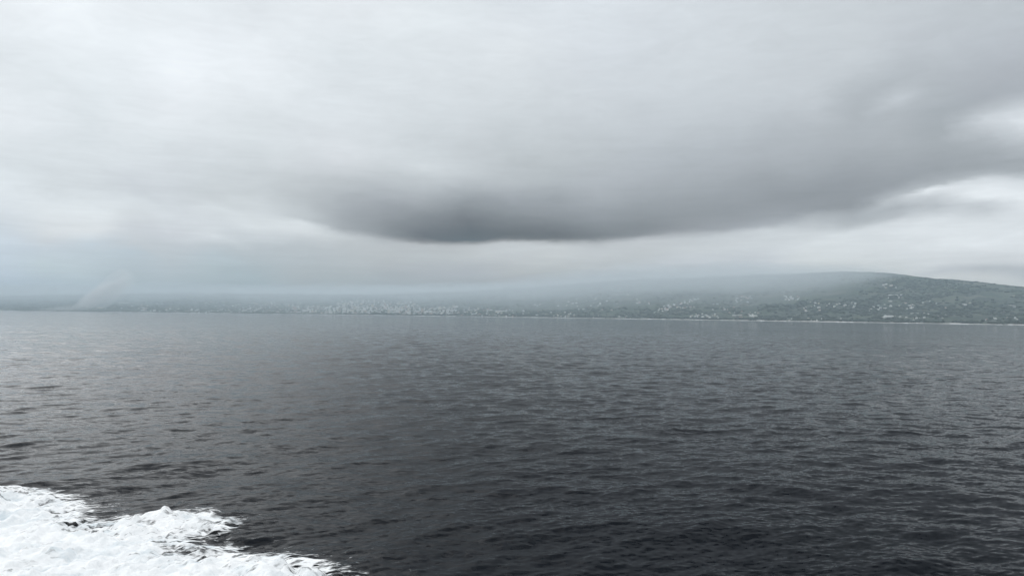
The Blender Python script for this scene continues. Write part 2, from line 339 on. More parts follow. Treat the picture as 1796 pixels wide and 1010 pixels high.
def waves(px, py, spacing):
    """Sum of wind waves at flat positions px, py; waves too short for the local mesh spacing drop out."""
    px = px.astype(np.float64); py = py.astype(np.float64)
    dx = np.zeros_like(px); dy = np.zeros_like(px); dz = np.zeros_like(px); lost = np.zeros_like(px)
    for i in range(NW):
        w = sstep(2.2, 4.5, lam[i] / spacing)
        lost += 0.5 * wsl[i] ** 2 * (1 - w * w)
        live = w > 0
        if not live.any():
            continue
        ph = wkx[i] * px[live] + wky[i] * py[live] + wph[i]
        a = wamp[i] * w[live]
        sn = np.sin(ph)
        dz[live] += a * np.cos(ph)
        dx[live] -= 0.45 * a * sn * wkx[i] / wk[i]
        dy[live] -= 0.45 * a * sn * wky[i] / wk[i]
    return dx, dy, dz, np.sqrt(lost)


def spacing_at(r):
    return 0.0031 * r * (1 + (r / 900.0) ** 1.1)


SEA_R = 15500.0


def build_sea():
    m, N, out = material('sea_water')
    p = N.new('ShaderNodeBsdfPrincipled')
    p.inputs['Base Color'].default_value = (0.0032, 0.0048, 0.0075, 1)
    p.inputs['Roughness'].default_value = 0.06
    p.inputs['IOR'].default_value = 1.333
    p.inputs['Specular IOR Level'].default_value = 0.033
    g = N.new('ShaderNodeNewGeometry')
    pos = g.outputs['Position']
    lost = N.new('ShaderNodeAttribute', attribute_name='unresolved')
    turn = N.new('ShaderNodeVectorRotate', rotation_type='Z_AXIS')
    N.put(turn.inputs['Vector'], pos)
    turn.inputs['Angle'].default_value = rad(-12)
    long_crest = N.vmath('MULTIPLY', turn.outputs[0], (0.42, 1.0, 1.0))
    rip = N.noise(long_crest, 3.6, 3.0, 0.55, 0.4)
    mid = N.noise(long_crest, 0.55, 2.0, 0.5)
    gust = N.noise(N.vmath('MULTIPLY', pos, (0.4, 1.0, 1.0)), 0.03, 3.0, 0.6)
    streak = N.noise(N.vmath('MULTIPLY', pos, (0.25, 1.0, 1.0)), 0.0035, 4.0, 0.6)
    chop = N.noise(N.vmath('MULTIPLY', pos, (0.33, 1.0, 1.0)), 0.13, 3.0, 0.6)
    g_amt = N.math('MULTIPLY', N.maprange(gust.outputs['Fac'], 0.3, 0.7, 0.7, 1.3),
                   N.maprange(streak.outputs['Fac'], 0.3, 0.7, 0.7, 1.3))
    g_amt = N.math('MULTIPLY', g_amt, N.maprange(chop.outputs['Fac'], 0.3, 0.7, 0.7, 1.3))
    half = (0.5, 0.5, 0.5)
    v1 = N.vmath('SCALE', N.vmath('SUBTRACT', rip.outputs['Color'], half), scale=N.math('MULTIPLY', g_amt, 0.58))
    v2 = N.vmath('SCALE', N.vmath('SUBTRACT', mid.outputs['Color'], half),
                 scale=N.math('MULTIPLY', N.math('MULTIPLY', lost.outputs['Fac'], 3.9), g_amt))
    tilt = N.vmath('MULTIPLY', N.vmath('ADD', v1, v2), (0.7, 1.15, 0))
    N.put(p.inputs['Normal'], N.vmath('NORMALIZE', N.vmath('ADD', g.outputs['Normal'], tilt)))
    N.t.links.new(p.outputs[0], out.inputs['Surface'])

    # a disc of water round the ship, finest ahead where it is looked at
    front = np.arange(-44, 44.01, math.degrees(0.0032))
    rest = np.arange(front[-1] + 2.0, 360 + front[0] - 1.0, 2.0)
    ang = np.radians(np.concatenate([front, rest, [360 + front[0]]]))
    r = [6.0]
    while r[-1] < SEA_R:
        q = r[-1]
        r.append(q + (spacing_at(q) if q > 32 else 0.8))
    r[-1] = SEA_R
    r = np.array(r)
    R, A = np.meshgrid(r, ang, indexing='ij')
    X, Y = R * np.sin(A), R * np.cos(A)
    sp = np.maximum(spacing_at(R), np.where(np.abs(A) > rad(44.5), R * 0.035, 0.0))
    dx, dy, dz, lo = waves(X.ravel(), Y.ravel(), sp.ravel())
    co = np.stack([X.ravel() + dx, Y.ravel() + dy, dz], -1)
    fc = grid_faces(len(r), len(ang))[:, ::-1]
    n = len(ang)
    # close the middle with a fan of quads collapsed on the centre
    co = np.vstack([co, [[0, 0, 0]]])
    c = len(co) - 1
    me = mesh_from('sea', co, fc, [m], smooth=True)
    attr(me, 'unresolved', np.append(lo, 0.1))
    link('sea', me, 'dark rippled open sea reaching from the ship to the island', 'sea', kind='structure')


build_sea()

# ------------------------------------------------------------------ the ship's foaming wake
FOAM = [(-42.6, 61.7), (-39.7, 61.6), (-33.2, 58.5), (-30.0, 53.9), (-28.7, 52.5), (-27.6, 54.0), (-25.3, 55.3), (-21.8, 55.0), (-19.5, 52.6), (-19.2, 50.1), (-20.4, 48.2), (-20.4, 47.0), (-18.5, 47.7), (-15.9, 45.6), (-13.4, 45.3), (-11.4, 44.7), (-9.4, 43.4), (-8.2, 42.2), (-5.4, 36.9), (-3, 34), (-4, 20), (-75, 20), (-75, 75), (-58, 66)]


def inside_and_distance(px, py, poly):
    poly = np.asarray(poly, float)
    q = np.roll(poly, -1, 0)
    d = np.full(px.shape, 1e9)
    ins = np.zeros(px.shape, bool)
    for (x0, y0), (x1, y1) in zip(poly, q):
        ex, ey = x1 - x0, y1 - y0
        t = np.clip(((px - x0) * ex + (py - y0) * ey) / (ex * ex + ey * ey + 1e-9), 0, 1)
        d = np.minimum(d, np.hypot(px - x0 - t * ex, py - y0 - t * ey))
        ins ^= ((y0 > py) != (y1 > py)) & (px < ex * (py - y0) / (ey + 1e-12) + x0)
    return np.where(ins, d, -d)


def build_foam():
    m, N, out = material('wake_foam')
    g = N.new('ShaderNodeNewGeometry')
    pos = g.outputs['Position']
    cover = N.new('ShaderNodeAttribute', attribute_name='cover')
    turn = N.new('ShaderNodeVectorRotate', rotation_type='Z_AXIS')
    N.put(turn.inputs['Vector'], pos)
    turn.inputs['Angle'].default_value = rad(-24)
    drawn = N.vmath('MULTIPLY', turn.outputs[0], (0.42, 1.0, 0.3))
    warp = N.noise(drawn, 0.8, 4.0, 0.6)
    wp = N.vmath('ADD', drawn, N.vmath('SCALE', warp.outputs['Color'], scale=1.1))
    vor = N.new('ShaderNodeTexVoronoi', feature='DISTANCE_TO_EDGE', voronoi_dimensions='3D')
    N.put(vor.inputs['Vector'], wp)
    vor.inputs['Scale'].default_value = 2.0
    lace = N.math('SUBTRACT', 1.0, N.maprange(vor.outputs['Distance'], 0.0, 0.22, 0.0, 1.0))
    grain = N.noise(wp, 1.9, 6.0, 0.62, 0.3)
    web = N.math('ADD', N.math('MULTIPLY', lace, 0.25), N.math('MULTIPLY', N.maprange(grain.outputs['Fac'], 0.28, 0.72, 0.0, 1.0), 0.75))
    opac = N.maprange(N.math('SUBTRACT', N.math('ADD', web, cover.outputs['Fac']), 1.0), -0.14, 0.27, 0.0, 1.0, 'SMOOTHSTEP')
    p = N.new('ShaderNodeBsdfPrincipled')
    tone = N.noise(wp, 0.7, 6.0, 0.65)
    N.put(p.inputs['Base Color'], N.ramp(tone.outputs['Fac'], [(0.30, (0.66, 0.73, 0.77)), (0.47, (0.93, 0.95, 0.96)), (0.7, (0.97, 0.975, 0.98))]))
    p.inputs['Roughness'].default_value = 0.9
    p.inputs['Specular IOR Level'].default_value = 0.2
    bump = N.new('ShaderNodeBump')
    bump.inputs['Strength'].default_value = 0.9
    bump.inputs['Distance'].default_value = 0.10
    fine = N.noise(pos, 5.0, 6.0, 0.7, 0.5)
    N.put(bump.inputs['Height'], fine.outputs['Fac'])
    N.put(p.inputs['Normal'], bump.outputs[0])
    tr = N.new('ShaderNodeBsdfTransparent')
    mx = N.new('ShaderNodeMixShader')
    N.put(mx.inputs[0], opac)
    N.t.links.new(tr.outputs[0], mx.inputs[1])
    N.t.links.new(p.outputs[0], mx.inputs[2])
    N.t.links.new(mx.outputs[0], out.inputs['Surface'])

    st = 0.14
    xs = np.arange(-62, -2, st); ys = np.arange(22, 66, st)
    X, Y = np.meshgrid(xs, ys)
    keep_shape = X.shape
    x, y = X.ravel(), Y.ravel()
    wx = x + 1.1 * fbm(x * 0.35, y * 0.35, 5, 3) + 0.3 * fbm(x * 1.6, y * 1.6, 3, 9)
    wy = y + 1.1 * fbm(x * 0.35, y * 0.35, 5, 21) + 0.3 * fbm(x * 1.6, y * 1.6, 3, 29)
    sd = inside_and_distance(wx, wy, FOAM)
    dx, dy, dz, _ = waves(x, y, np.full(x.shape, 0.2))
    boil = sstep(-0.2, 2.5, sd)
    churn = np.abs(fbm(x * 0.45, y * 0.45, 5, 40)) * 1.0 + np.abs(fbm(x * 1.3, y * 1.3, 4, 47)) * 0.42
    rim = np.exp(-((sd - 0.5) / 0.5) ** 2) * (0.12 + 0.22 * np.clip(fbm(x * 0.5, y * 0.5, 3, 60), 0, 1))
    z = dz + 0.035 + boil * churn + rim
    cover = 0.08 + 0.50 * sstep(-1.9, 1.3, sd) + 0.34 * sstep(0.3, 5.0, sd) + 0.07 * sstep(4.0, 11.0, sd) + 0.30 * fbm(x * 0.25, y * 0.25, 4, 77) * (1 - 0.45 * sstep(4, 11, sd))
    fc = grid_faces(*keep_shape)
    ok = (sd > -3.2)
    fc = fc[ok[fc].all(1)]
    used = np.unique(fc)
    remap = np.full(len(x), -1); remap[used] = np.arange(len(used))
    co = np.stack([x + dx, y + dy, z], -1)[used]
    me = mesh_from('wake_foam', co, remap[fc], [m], smooth=True)
    attr(me, 'cover', cover[used])
    link('wake_foam', me, "churned white foam of the ship's own wake on the dark water", 'foam', kind='stuff')


build_foam()

# ------------------------------------------------------------------ the island
# bearing (deg): shore distance, crest distance, crest height (all metres)
LAND = np.array([
    (-60, 11000, 14000, 120),
    (-46, 9300, 12500, 170),
    (-35, 8000, 11500, 190),
    (-29, 7200, 10800, 225),
    (-24, 6600, 10200, 250),
    (-18, 6000, 9400, 235),
    (-10, 5300, 8600, 235),
    (0, 4600, 7600, 285),
    (8, 4050, 7000, 352),
    (16, 3600, 6500, 360),
    (24, 3270, 6000, 365),
    (26.5, 3190, 5850, 352),
    (30, 3080, 5600, 288),
    (35, 2950, 5300, 212),
    (42, 2800, 5000, 130),
    (60, 2700, 4600, 60),
], float)
_fa = np.linspace(-60, 60, 1201)
_ker = np.hanning(41); _ker /= _ker.sum()


def _smooth(v):
    t = np.interp(_fa, LAND[:, 0], v)
    return np.convolve(np.pad(t, 20, 'edge'), _ker, 'valid')


_rs, _rt, _hc = (_smooth(LAND[:, i]) for i in (1, 2, 3))


def shore_r(az):
    return np.interp(az, _fa, _rs) + 60 * fbm(az * 0.35, az * 0 + 2.0, 4, 5)


def land(az, u):
    """World position of the land at a bearing, u = 0 at the waterline and 1 at the crest."""
    az = np.asarray(az, float); u = np.asarray(u, float)
    rs = shore_r(az)
    r = rs + (np.interp(az, _fa, _rt) - rs) * u
    x, y = r * np.sin(np.radians(az)), r * np.cos(np.radians(az))
    hc = np.interp(az, _fa, _hc)
    up = np.clip(u, 0, 1)
    h = hc * (0.10 * up + 0.90 * up ** 1.5)
    h = np.where(u > 1, hc * (1 - 0.9 * sstep(1, 1.45, u)), h)
    rough = fbm(x / 900.0, y / 900.0, 5, 70) * 26 + fbm(x / 260.0, y / 260.0, 4, 90) * 9
    gully = -np.abs(fbm(az * 1.1, u * 0.6, 3, 33)) * 30
    h = h + (rough + gully) * sstep(0.05, 0.5, up) * (1 - 0.75 * sstep(0.8, 1.0, up))
    beach = (2.8 + 2.6 * np.clip(fbm(az * 2.3, az * 0 + 6.0, 4, 18) + 0.2, 0, 1)) * sstep(-0.002, 0.012, u) - 1.6
    return x, y, np.maximum(h, 0) + beach


def foliage_material(name, a, b, c):
    m, N, out = material(name)
    p = N.new('ShaderNodeBsdfPrincipled')
    g = N.new('ShaderNodeNewGeometry')
    n1 = N.noise(g.outputs['Position'], 0.004, 5.0, 0.6)
    n2 = N.noise(g.outputs['Position'], 0.03, 4.0, 0.65)
    f = N.math('ADD', N.math('MULTIPLY', n1.outputs['Fac'], 0.75), N.math('MULTIPLY', n2.outputs['Fac'], 0.25))
    N.put(p.inputs['Base Color'], N.ramp(f, [(0.36, a), (0.5, b), (0.64, c)]))
    p.inputs['Roughness'].default_value = 0.9
    p.inputs['Specular IOR Level'].default_value = 0.15
    N.t.links.new(p.outputs[0], out.inputs['Surface'])
    return m, N, p


def build_land():
    m, N, p = foliage_material('hillside', (0.015, 0.024, 0.019), (0.028, 0.040, 0.030), (0.075, 0.084, 0.066))
    # small fields on the slopes
    g = N.new('ShaderNodeNewGeometry')
    v = N.new('ShaderNodeTexVoronoi', feature='F1')
    N.put(v.inputs['Vector'], N.vmath('MULTIPLY', g.outputs['Position'], (0.007, 0.011, 0.0)))
    v.inputs['Scale'].default_value = 1.0
    sv = N.new('ShaderNodeSeparateColor'); N.put(sv.inputs[0], v.outputs['Color'])
    field = N.ramp(sv.outputs[0], [(0.0, (0.028, 0.045, 0.026)), (0.6, (0.045, 0.062, 0.034)), (0.85, (0.075, 0.082, 0.06)), (1.0, (0.11, 0.105, 0.09))])
    base = p.inputs['Base Color'].links[0].from_socket
    N.put(p.inputs['Base Color'], N.mix(N.maprange(sv.outputs[1], 0.42, 0.55, 0.0, 0.75), base, field))
    az = np.linspace(-58, 58, 760)
    u = np.concatenate([np.linspace(0.014, 0.1, 16), np.linspace(0.1, 1.0, 110)[1:], np.linspace(1.0, 1.45, 14)[1:]])
    U, A = np.meshgrid(u, az, indexing='ij')
    x, y, z = land(A.ravel(), U.ravel())
    me = mesh_from('hills', np.stack([x, y, z], -1), grid_faces(len(u), len(az))[:, ::-1], [m], smooth=True)
    link('hills', me, 'green volcanic slopes of the island rising into low cloud', 'hills', kind='structure')

    # the beach and stone embankment along the waterline, with a thin line of surf
    m2 = plain('beach_shingle', (0.33, 0.32, 0.31), 0.9, 0.25, 0.02)
    ub = np.array([-0.004, 0.0, 0.004, 0.008, 0.011, 0.0145])
    ab = np.linspace(-58, 58, 1400)
    U, A = np.meshgrid(ub, ab, indexing='ij')
    x, y, z = land(A.ravel(), U.ravel())
    z = z + np.where(U.ravel() > 0.010, -0.15, 0.0)
    me = mesh_from('beach', np.stack([x, y, z], -1), grid_faces(len(ub), len(ab))[:, ::-1], [m2], smooth=True)
    link('beach', me, 'pale beach and embankment along the whole waterline', 'beach', kind='structure')

    m3 = plain('surf_white', (0.75, 0.78, 0.8), 0.8, 0.1, 0.05)
    rows = []
    for s in (0, 1, 2):
        aa = ab
        wid = 4 + 22 * np.clip(fbm(aa * 3.0, aa * 0, 5, 8) + 0.05, 0, 1)
        r = shore_r(aa) - 14 - wid * (1 - s / 2.0)
        rows.append(np.stack([r * np.sin(np.radians(aa)), r * np.cos(np.radians(aa)), np.full(aa.shape, 0.45 + (0.9 if s == 1 else 0.0)) * (wid > 8) - 0.3 * (wid <= 8)], -1))
    co = np.concatenate(rows)
    me = mesh_from('surf', co, grid_faces(3, len(ab))[:, ::-1], [m3], smooth=True)
    link('surf', me, 'thin white line of surf breaking along the beach', 'surf', kind='stuff')


build_land()


def solve_u(az, el):
    """Where on the slope at this bearing the ground is seen at height el (deg) above the horizon."""
    us = np.linspace(0.016, 1.0, 160)
    x, y, z = land(np.full(us.shape, az), us)
    e = np.degrees(np.arctan2(z - CAM_H, np.hypot(x, y)))
    e = np.maximum.accumulate(e)
    return float(np.interp(el, e, us))


# ------------------------------------------------------------------ woods on the slopes and along the shore
def clump_mesh(name, centres, sizes, mats, heights):
    """Many rough tree clumps joined as one mass."""
    import bmesh
    bm = bmesh.new()
    bmesh.ops.create_icosphere(bm, subdivisions=1, radius=1.0)
    v0 = np.array([v.co[:] for v in bm.verts]); f0 = np.array([[v.index for v in f.verts] for f in bm.faces])
    bm.free()
    n = len(centres)
    jit = rng.uniform(0.65, 1.3, (n, len(v0), 1))
    rot = rng.uniform(0, 6.28, n)
    c, s = np.cos(rot)[:, None], np.sin(rot)[:, None]
    vv = v0[None] * jit
    X = (vv[..., 0] * c - vv[..., 1] * s) * sizes[:, None]
    Y = (vv[..., 0] * s + vv[..., 1] * c) * sizes[:, None]
    Z = np.maximum(vv[..., 2] * heights[:, None] + heights[:, None] * 0.55, -3)
    co = np.stack([X, Y, Z], -1) + centres[:, None, :]
    fc = (f0[None] + (np.arange(n) * len(v0))[:, None, None]).reshape(-1, 3)
    return mesh_from(name, co.reshape(-1, 3), fc, mats, smooth=False)


def build_woods():
    m, _, _ = foliage_material('woods', (0.014, 0.023, 0.018), (0.026, 0.038, 0.027), (0.046, 0.058, 0.040))
    n = 15000
    az = rng.uniform(-40, 40, n); u = rng.uniform(0.03, 0.98, n) ** 0.8
    x, y, z = land(az, u)
    dens = fbm(x / 420.0, y / 420.0, 4, 120) + rng.uniform(-0.3, 0.3, n)
    k = dens > 0.0
    x, y, z = x[k], y[k], z[k]
    sz = rng.uniform(6, 18, k.sum()); ht = rng.uniform(3, 6, k.sum())
    link('woods', clump_mesh('woods', np.stack([x, y, z], -1), sz, [m], ht),
         'dark woods and scrub scattered over the island slopes', 'woods', kind='stuff')
    n = 3600
    az = rng.uniform(-40, 40, n); u = rng.uniform(0.014, 0.03, n)
    k = fbm(az * 1.4, az * 0, 4, 140) + rng.uniform(-0.35, 0.35, n) > -0.15
    x, y, z = land(az[k], u[k])
    sz = rng.uniform(5, 12, k.sum()); ht = rng.uniform(3, 7, k.sum())
    link('coastal_trees', clump_mesh('coastal_trees', np.stack([x, y, z], -1), sz, [m], ht),
         'low dark belt of trees just behind the beach', 'trees', kind='stuff')


build_woods()

# ------------------------------------------------------------------ houses, blocks of flats and sheds
WALLS = {'white': (0.72, 0.72, 0.71), 'cream': (0.60, 0.56, 0.48), 'pinkish': (0.52, 0.42, 0.38), 'grey': (0.38, 0.38, 0.38)}
ROOFS = {'white': (0.62, 0.62, 0.62), 'grey': (0.28, 0.33, 0.34), 'red': (0.34, 0.14, 0.10)}
wall_mat = {k: plain('wall_' + k, v, 0.85, 0.08, 0.3) for k, v in WALLS.items()}
roof_mat = {k: plain('roof_' + k, v, 0.7, 0.12, 0.3) for k, v in ROOFS.items()}
glass_mat = plain('window_glass', (0.05, 0.06, 0.07), 0.2, 0.2, 0.5)


def house_geometry(w, d, h, rh, style, storeys):
    """Walls with a footing, an overhanging roof and rows of window openings facing every way; quads only."""
    v, f, mi = [], [], []

    def quad(pts, m):
        b = len(v); v.extend(pts); f.append((b, b + 1, b + 2, b + 3)); mi.append(m)
    a, b = w / 2, d / 2
    for (x0, y0, x1, y1) in ((-a, -b, a, -b), (a, -b, a, b), (a, b, -a, b), (-a, b, -a, -b)):
        quad([(x0, y0, -4), (x1, y1, -4), (x1, y1, h), (x0, y0, h)], 0)
        L = math.hypot(x1 - x0, y1 - y0)
        n = max(2, int(L / 4.0))
        nx, ny = (y1 - y0) / L, -(x1 - x0) / L
        for s in range(storeys):
            z0 = h * (s + 0.35) / storeys; z1 = h * (s + 0.75) / storeys
            for i in range(n):
                t0, t1 = (i + 0.3) / n, (i + 0.7) / n
                o = 0.05
                pa = (x0 + (x1 - x0) * t0 + nx * o, y0 + (y1 - y0) * t0 + ny * o)
                pb = (x0 + (x1 - x0) * t1 + nx * o, y0 + (y1 - y0) * t1 + ny * o)
                quad([(*pa, z0), (*pb, z0), (*pb, z1), (*pa, z1)], 2)
    e = 0.5
    A, B = a + e, b + e
    if style == 'gable':
        quad([(-A, -B, h - 0.2), (A, -B, h - 0.2), (A, 0, h + rh), (-A, 0, h + rh)], 1)
        quad([(A, B, h - 0.2), (-A, B, h - 0.2), (-A, 0, h + rh), (A, 0, h + rh)], 1)
        quad([(-a, -b, h), (-a, 0, h + rh * 0.9), (-a, 0, h + rh * 0.9), (-a, b, h)], 0)
        quad([(a, -b, h), (a, 0, h + rh * 0.9), (a, 0, h + rh * 0.9), (a, b, h)], 0)
    elif style == 'hip':
        k = a * 0.45
        quad([(-A, -B, h), (A, -B, h), (k, 0, h + rh), (-k, 0, h + rh)], 1)
        quad([(A, B, h), (-A, B, h), (-k, 0, h + rh), (k, 0, h + rh)], 1)
        quad([(-A, B, h), (-A, -B, h), (-k, 0, h + rh), (-k, 0.01, h + rh)], 1)
        quad([(A, -B, h), (A, B, h), (k, 0.01, h + rh), (k, 0, h + rh)], 1)
    else:
        quad([(-a, -b, h), (a, -b, h), (a, b, h), (-a, b, h)], 1)
        for (x0, y0, x1, y1) in ((-a, -b, a, -b), (a, -b, a, b), (a, b, -a, b), (-a, b, -a, -b)):
            quad([(x0 * 1.02, y0 * 1.02, h - 0.4), (x1 * 1.02, y1 * 1.02, h - 0.4), (x1 * 1.02, y1 * 1.02, h + 0.9), (x0 * 1.02, y0 * 1.02, h + 0.9)], 0)
        c = min(a, b) * 0.4
        for (x0, y0, x1, y1) in ((-c, -c, c, -c), (c, -c, c, c), (c, c, -c, c), (-c, c, -c, -c)):
            quad([(x0, y0, h), (x1, y1, h), (x1, y1, h + 2.4), (x0, y0, h + 2.4)], 0)
        quad([(-c, -c, h + 2.4), (c, -c, h + 2.4), (c, c, h + 2.4), (-c, c, h + 2.4)], 1)
    return np.array(v, float), np.array(f), np.array(mi)


STYLES = {
    'house': [(11, 9, 4.0, 2.6, 'gable', 1), (13, 10, 6.5, 2.8, 'hip', 2), (10, 9, 6.2, 0, 'flat', 2), (15, 10, 4.2, 3.0, 'hip', 1)],
    'apartment_block': [(24, 13, 15, 0, 'flat', 5), (30, 14, 18, 0, 'flat', 6), (16, 16, 24, 0, 'flat', 8)],
    'warehouse': [(48, 24, 8, 2.5, 'gable', 1), (70, 22, 7, 2.0, 'gable', 1)],
}
GEO = {(k, i): house_geometry(*s) for k, l in STYLES.items() for i, s in enumerate(l)}
_mesh_cache = {}


def building_mesh(kind, i, wc, rc, part):
    key = (kind, i, part, wc if part == 'wall' else rc)
    if key not in _mesh_cache:
        v, f, mi = GEO[(kind, i)]
        pick = (mi == 1) if part == 'roof' else (mi != 1)
        f, mi = f[pick], mi[pick]
        used = np.unique(f)
        _mesh_cache[key] = mesh_from(part, v[used], np.searchsorted(used, f), [wall_mat[wc], roof_mat[rc], glass_mat], False, mi)
    return _mesh_cache[key]


KIND_WORD = {'house': ('house', 'house'), 'apartment_block': ('block of flats', 'apartment block'), 'warehouse': ('long low shed', 'warehouse')}
# district phrase, list of (bearing0, bearing1, height0, height1 in degrees seen from the ship, count, shares of kinds)
DISTRICTS = [
    ('in the dense town on the middle shore', -16.61, -4.34, -0.07, 0.50, 480, (1, 0.22, 0.04)),
    ('in the dense town on the middle shore', -13.49, -7.22, 0.37, 0.94, 170, (1, 0.22, 0.04)),
    ('in the dense town on the middle shore', -8.76, -1.67, -0.15, 0.48, 70, (1, 0.0, 0.01)),
    ('on the low shore left of the dense town', -26.61, -25.51, -0.04, 0.52, 14, (1, 0.0, 0.35)),
    ('on the low shore left of the dense town', -25.52, -19.22, -0.12, 0.17, 60, (1, 0.0, 0.01)),
    ('on the low shore left of the dense town', -23.31, -19.23, 0.35, 0.73, 26, (1, 0.0, 0.01)),
    ('on the low shore left of the dense town', -20.23, -15.98, -0.03, 0.78, 110, (1, 0.0, 0.01)),
    ('near the drifting smoke', -30.24, -26.60, -0.03, 0.60, 22, (1, 0.0, 0.35)),
    ('near the drifting smoke', -33.61, -32.66, 0.17, 0.40, 4, (1, 0.0, 0.35)),
    ('in the hamlet on the slope above the town', -2.36, 1.22, 1.16, 1.56, 24, (1, 0.0, 0.01)),
    ('along the shore right of the dense town', -4.35, 1.01, -0.20, 0.38, 60, (1, 0.0, 0.01)),
    ('along the shore right of the dense town', 1.00, 5.01, -0.14, 0.21, 20, (1, 0.0, 0.01)),
    ('along the shore right of the dense town', 6.34, 9.40, -0.26, 0.04, 8, (1, 0.0, 0.01)),
    ('scattered on the green middle slope', 4.56, 7.22, 0.33, 1.31, 14, (1, 0.0, 0.01)),
    ('scattered on the green middle slope', 1.43, 9.84, 0.38, 1.84, 25, (1, 0.0, 0.01)),
    ('in the village straggling down the hillside', 14.02, 11.13, 1.31, 0.29, 52, (1, 0.05, 0)),
    ('in the village straggling down the hillside', 12.84, 14.32, 0.63, 0.80, 8, (1, 0.0, 0.01)),
    ('in the village straggling down the hillside', 9.83, 10.70, 0.91, 1.13, 6, (1, 0.0, 0.01)),
    ('on the shore below the straggling village', 13.69, 15.86, -0.09, 0.21, 22, (1, 0.0, 0.01)),
    ('on the shore below the straggling village', 16.52, 18.63, -0.06, 0.45, 16, (1, 0.0, 0.35)),
    ('on the hillside past the straggling village', 17.01, 18.31, 1.05, 1.64, 16, (1, 0.0, 0.01)),
    ('on the hillside past the straggling village', 15.36, 17.01, 0.44, 0.95, 10, (1, 0.0, 0.01)),
    ('in the bright cluster high on the hillside', 20.45, 21.47, 1.27, 1.56, 14, (1, 0.22, 0.04)),
    ('on the wooded slope under the summit', 22.16, 25.16, 0.75, 1.16, 26, (1, 0.0, 0.01)),
    ('on the wooded slope under the summit', 21.77, 22.92, 0.41, 0.95, 10, (1, 0.0, 0.01)),
    ('high up under the summit ridge', 26.90, 27.74, 2.04, 2.40, 9, (1, 0.0, 0.01)),
    ('high up under the summit ridge', 27.25, 28.19, 1.44, 1.64, 6, (1, 0.0, 0.35)),
    ('on the slope below the summit ridge', 26.96, 28.88, 0.69, 1.25, 18, (1, 0.0, 0.01)),
    ('on the slope below the summit ridge', 25.88, 27.31, 0.53, 0.97, 12, (1, 0.0, 0.01)),
    ('on the coastal flat below the summit', 26.53, 27.73, 0.05, 0.21, 6, (1, 0.0, 0.35)),
    ('on the coastal flat below the summit', 27.73, 28.87, 0.07, 0.38, 5, (1, 0.0, 0.35)),
    ('on the coastal flat below the summit', 20.61, 24.41, -0.29, -0.04, 16, (1, 0.0, 0.01)),
    ('at the foot of the descending ridge', 28.87, 30.88, 0.01, 0.47, 10, (1, 0.0, 0.01)),
    ('at the foot of the descending ridge', 31.70, 35.00, -0.06, 0.20, 7, (1, 0.0, 0.35)),
    ('on the dark flank of the descending ridge', 28.88, 34.83, 0.72, 1.55, 9, (1, 0.0, 0.01)),
    ('standing alone at the waterline below the descending ridge', 28.77, 28.83, -0.12, -0.08, 1, (1, 0, 0)),
]


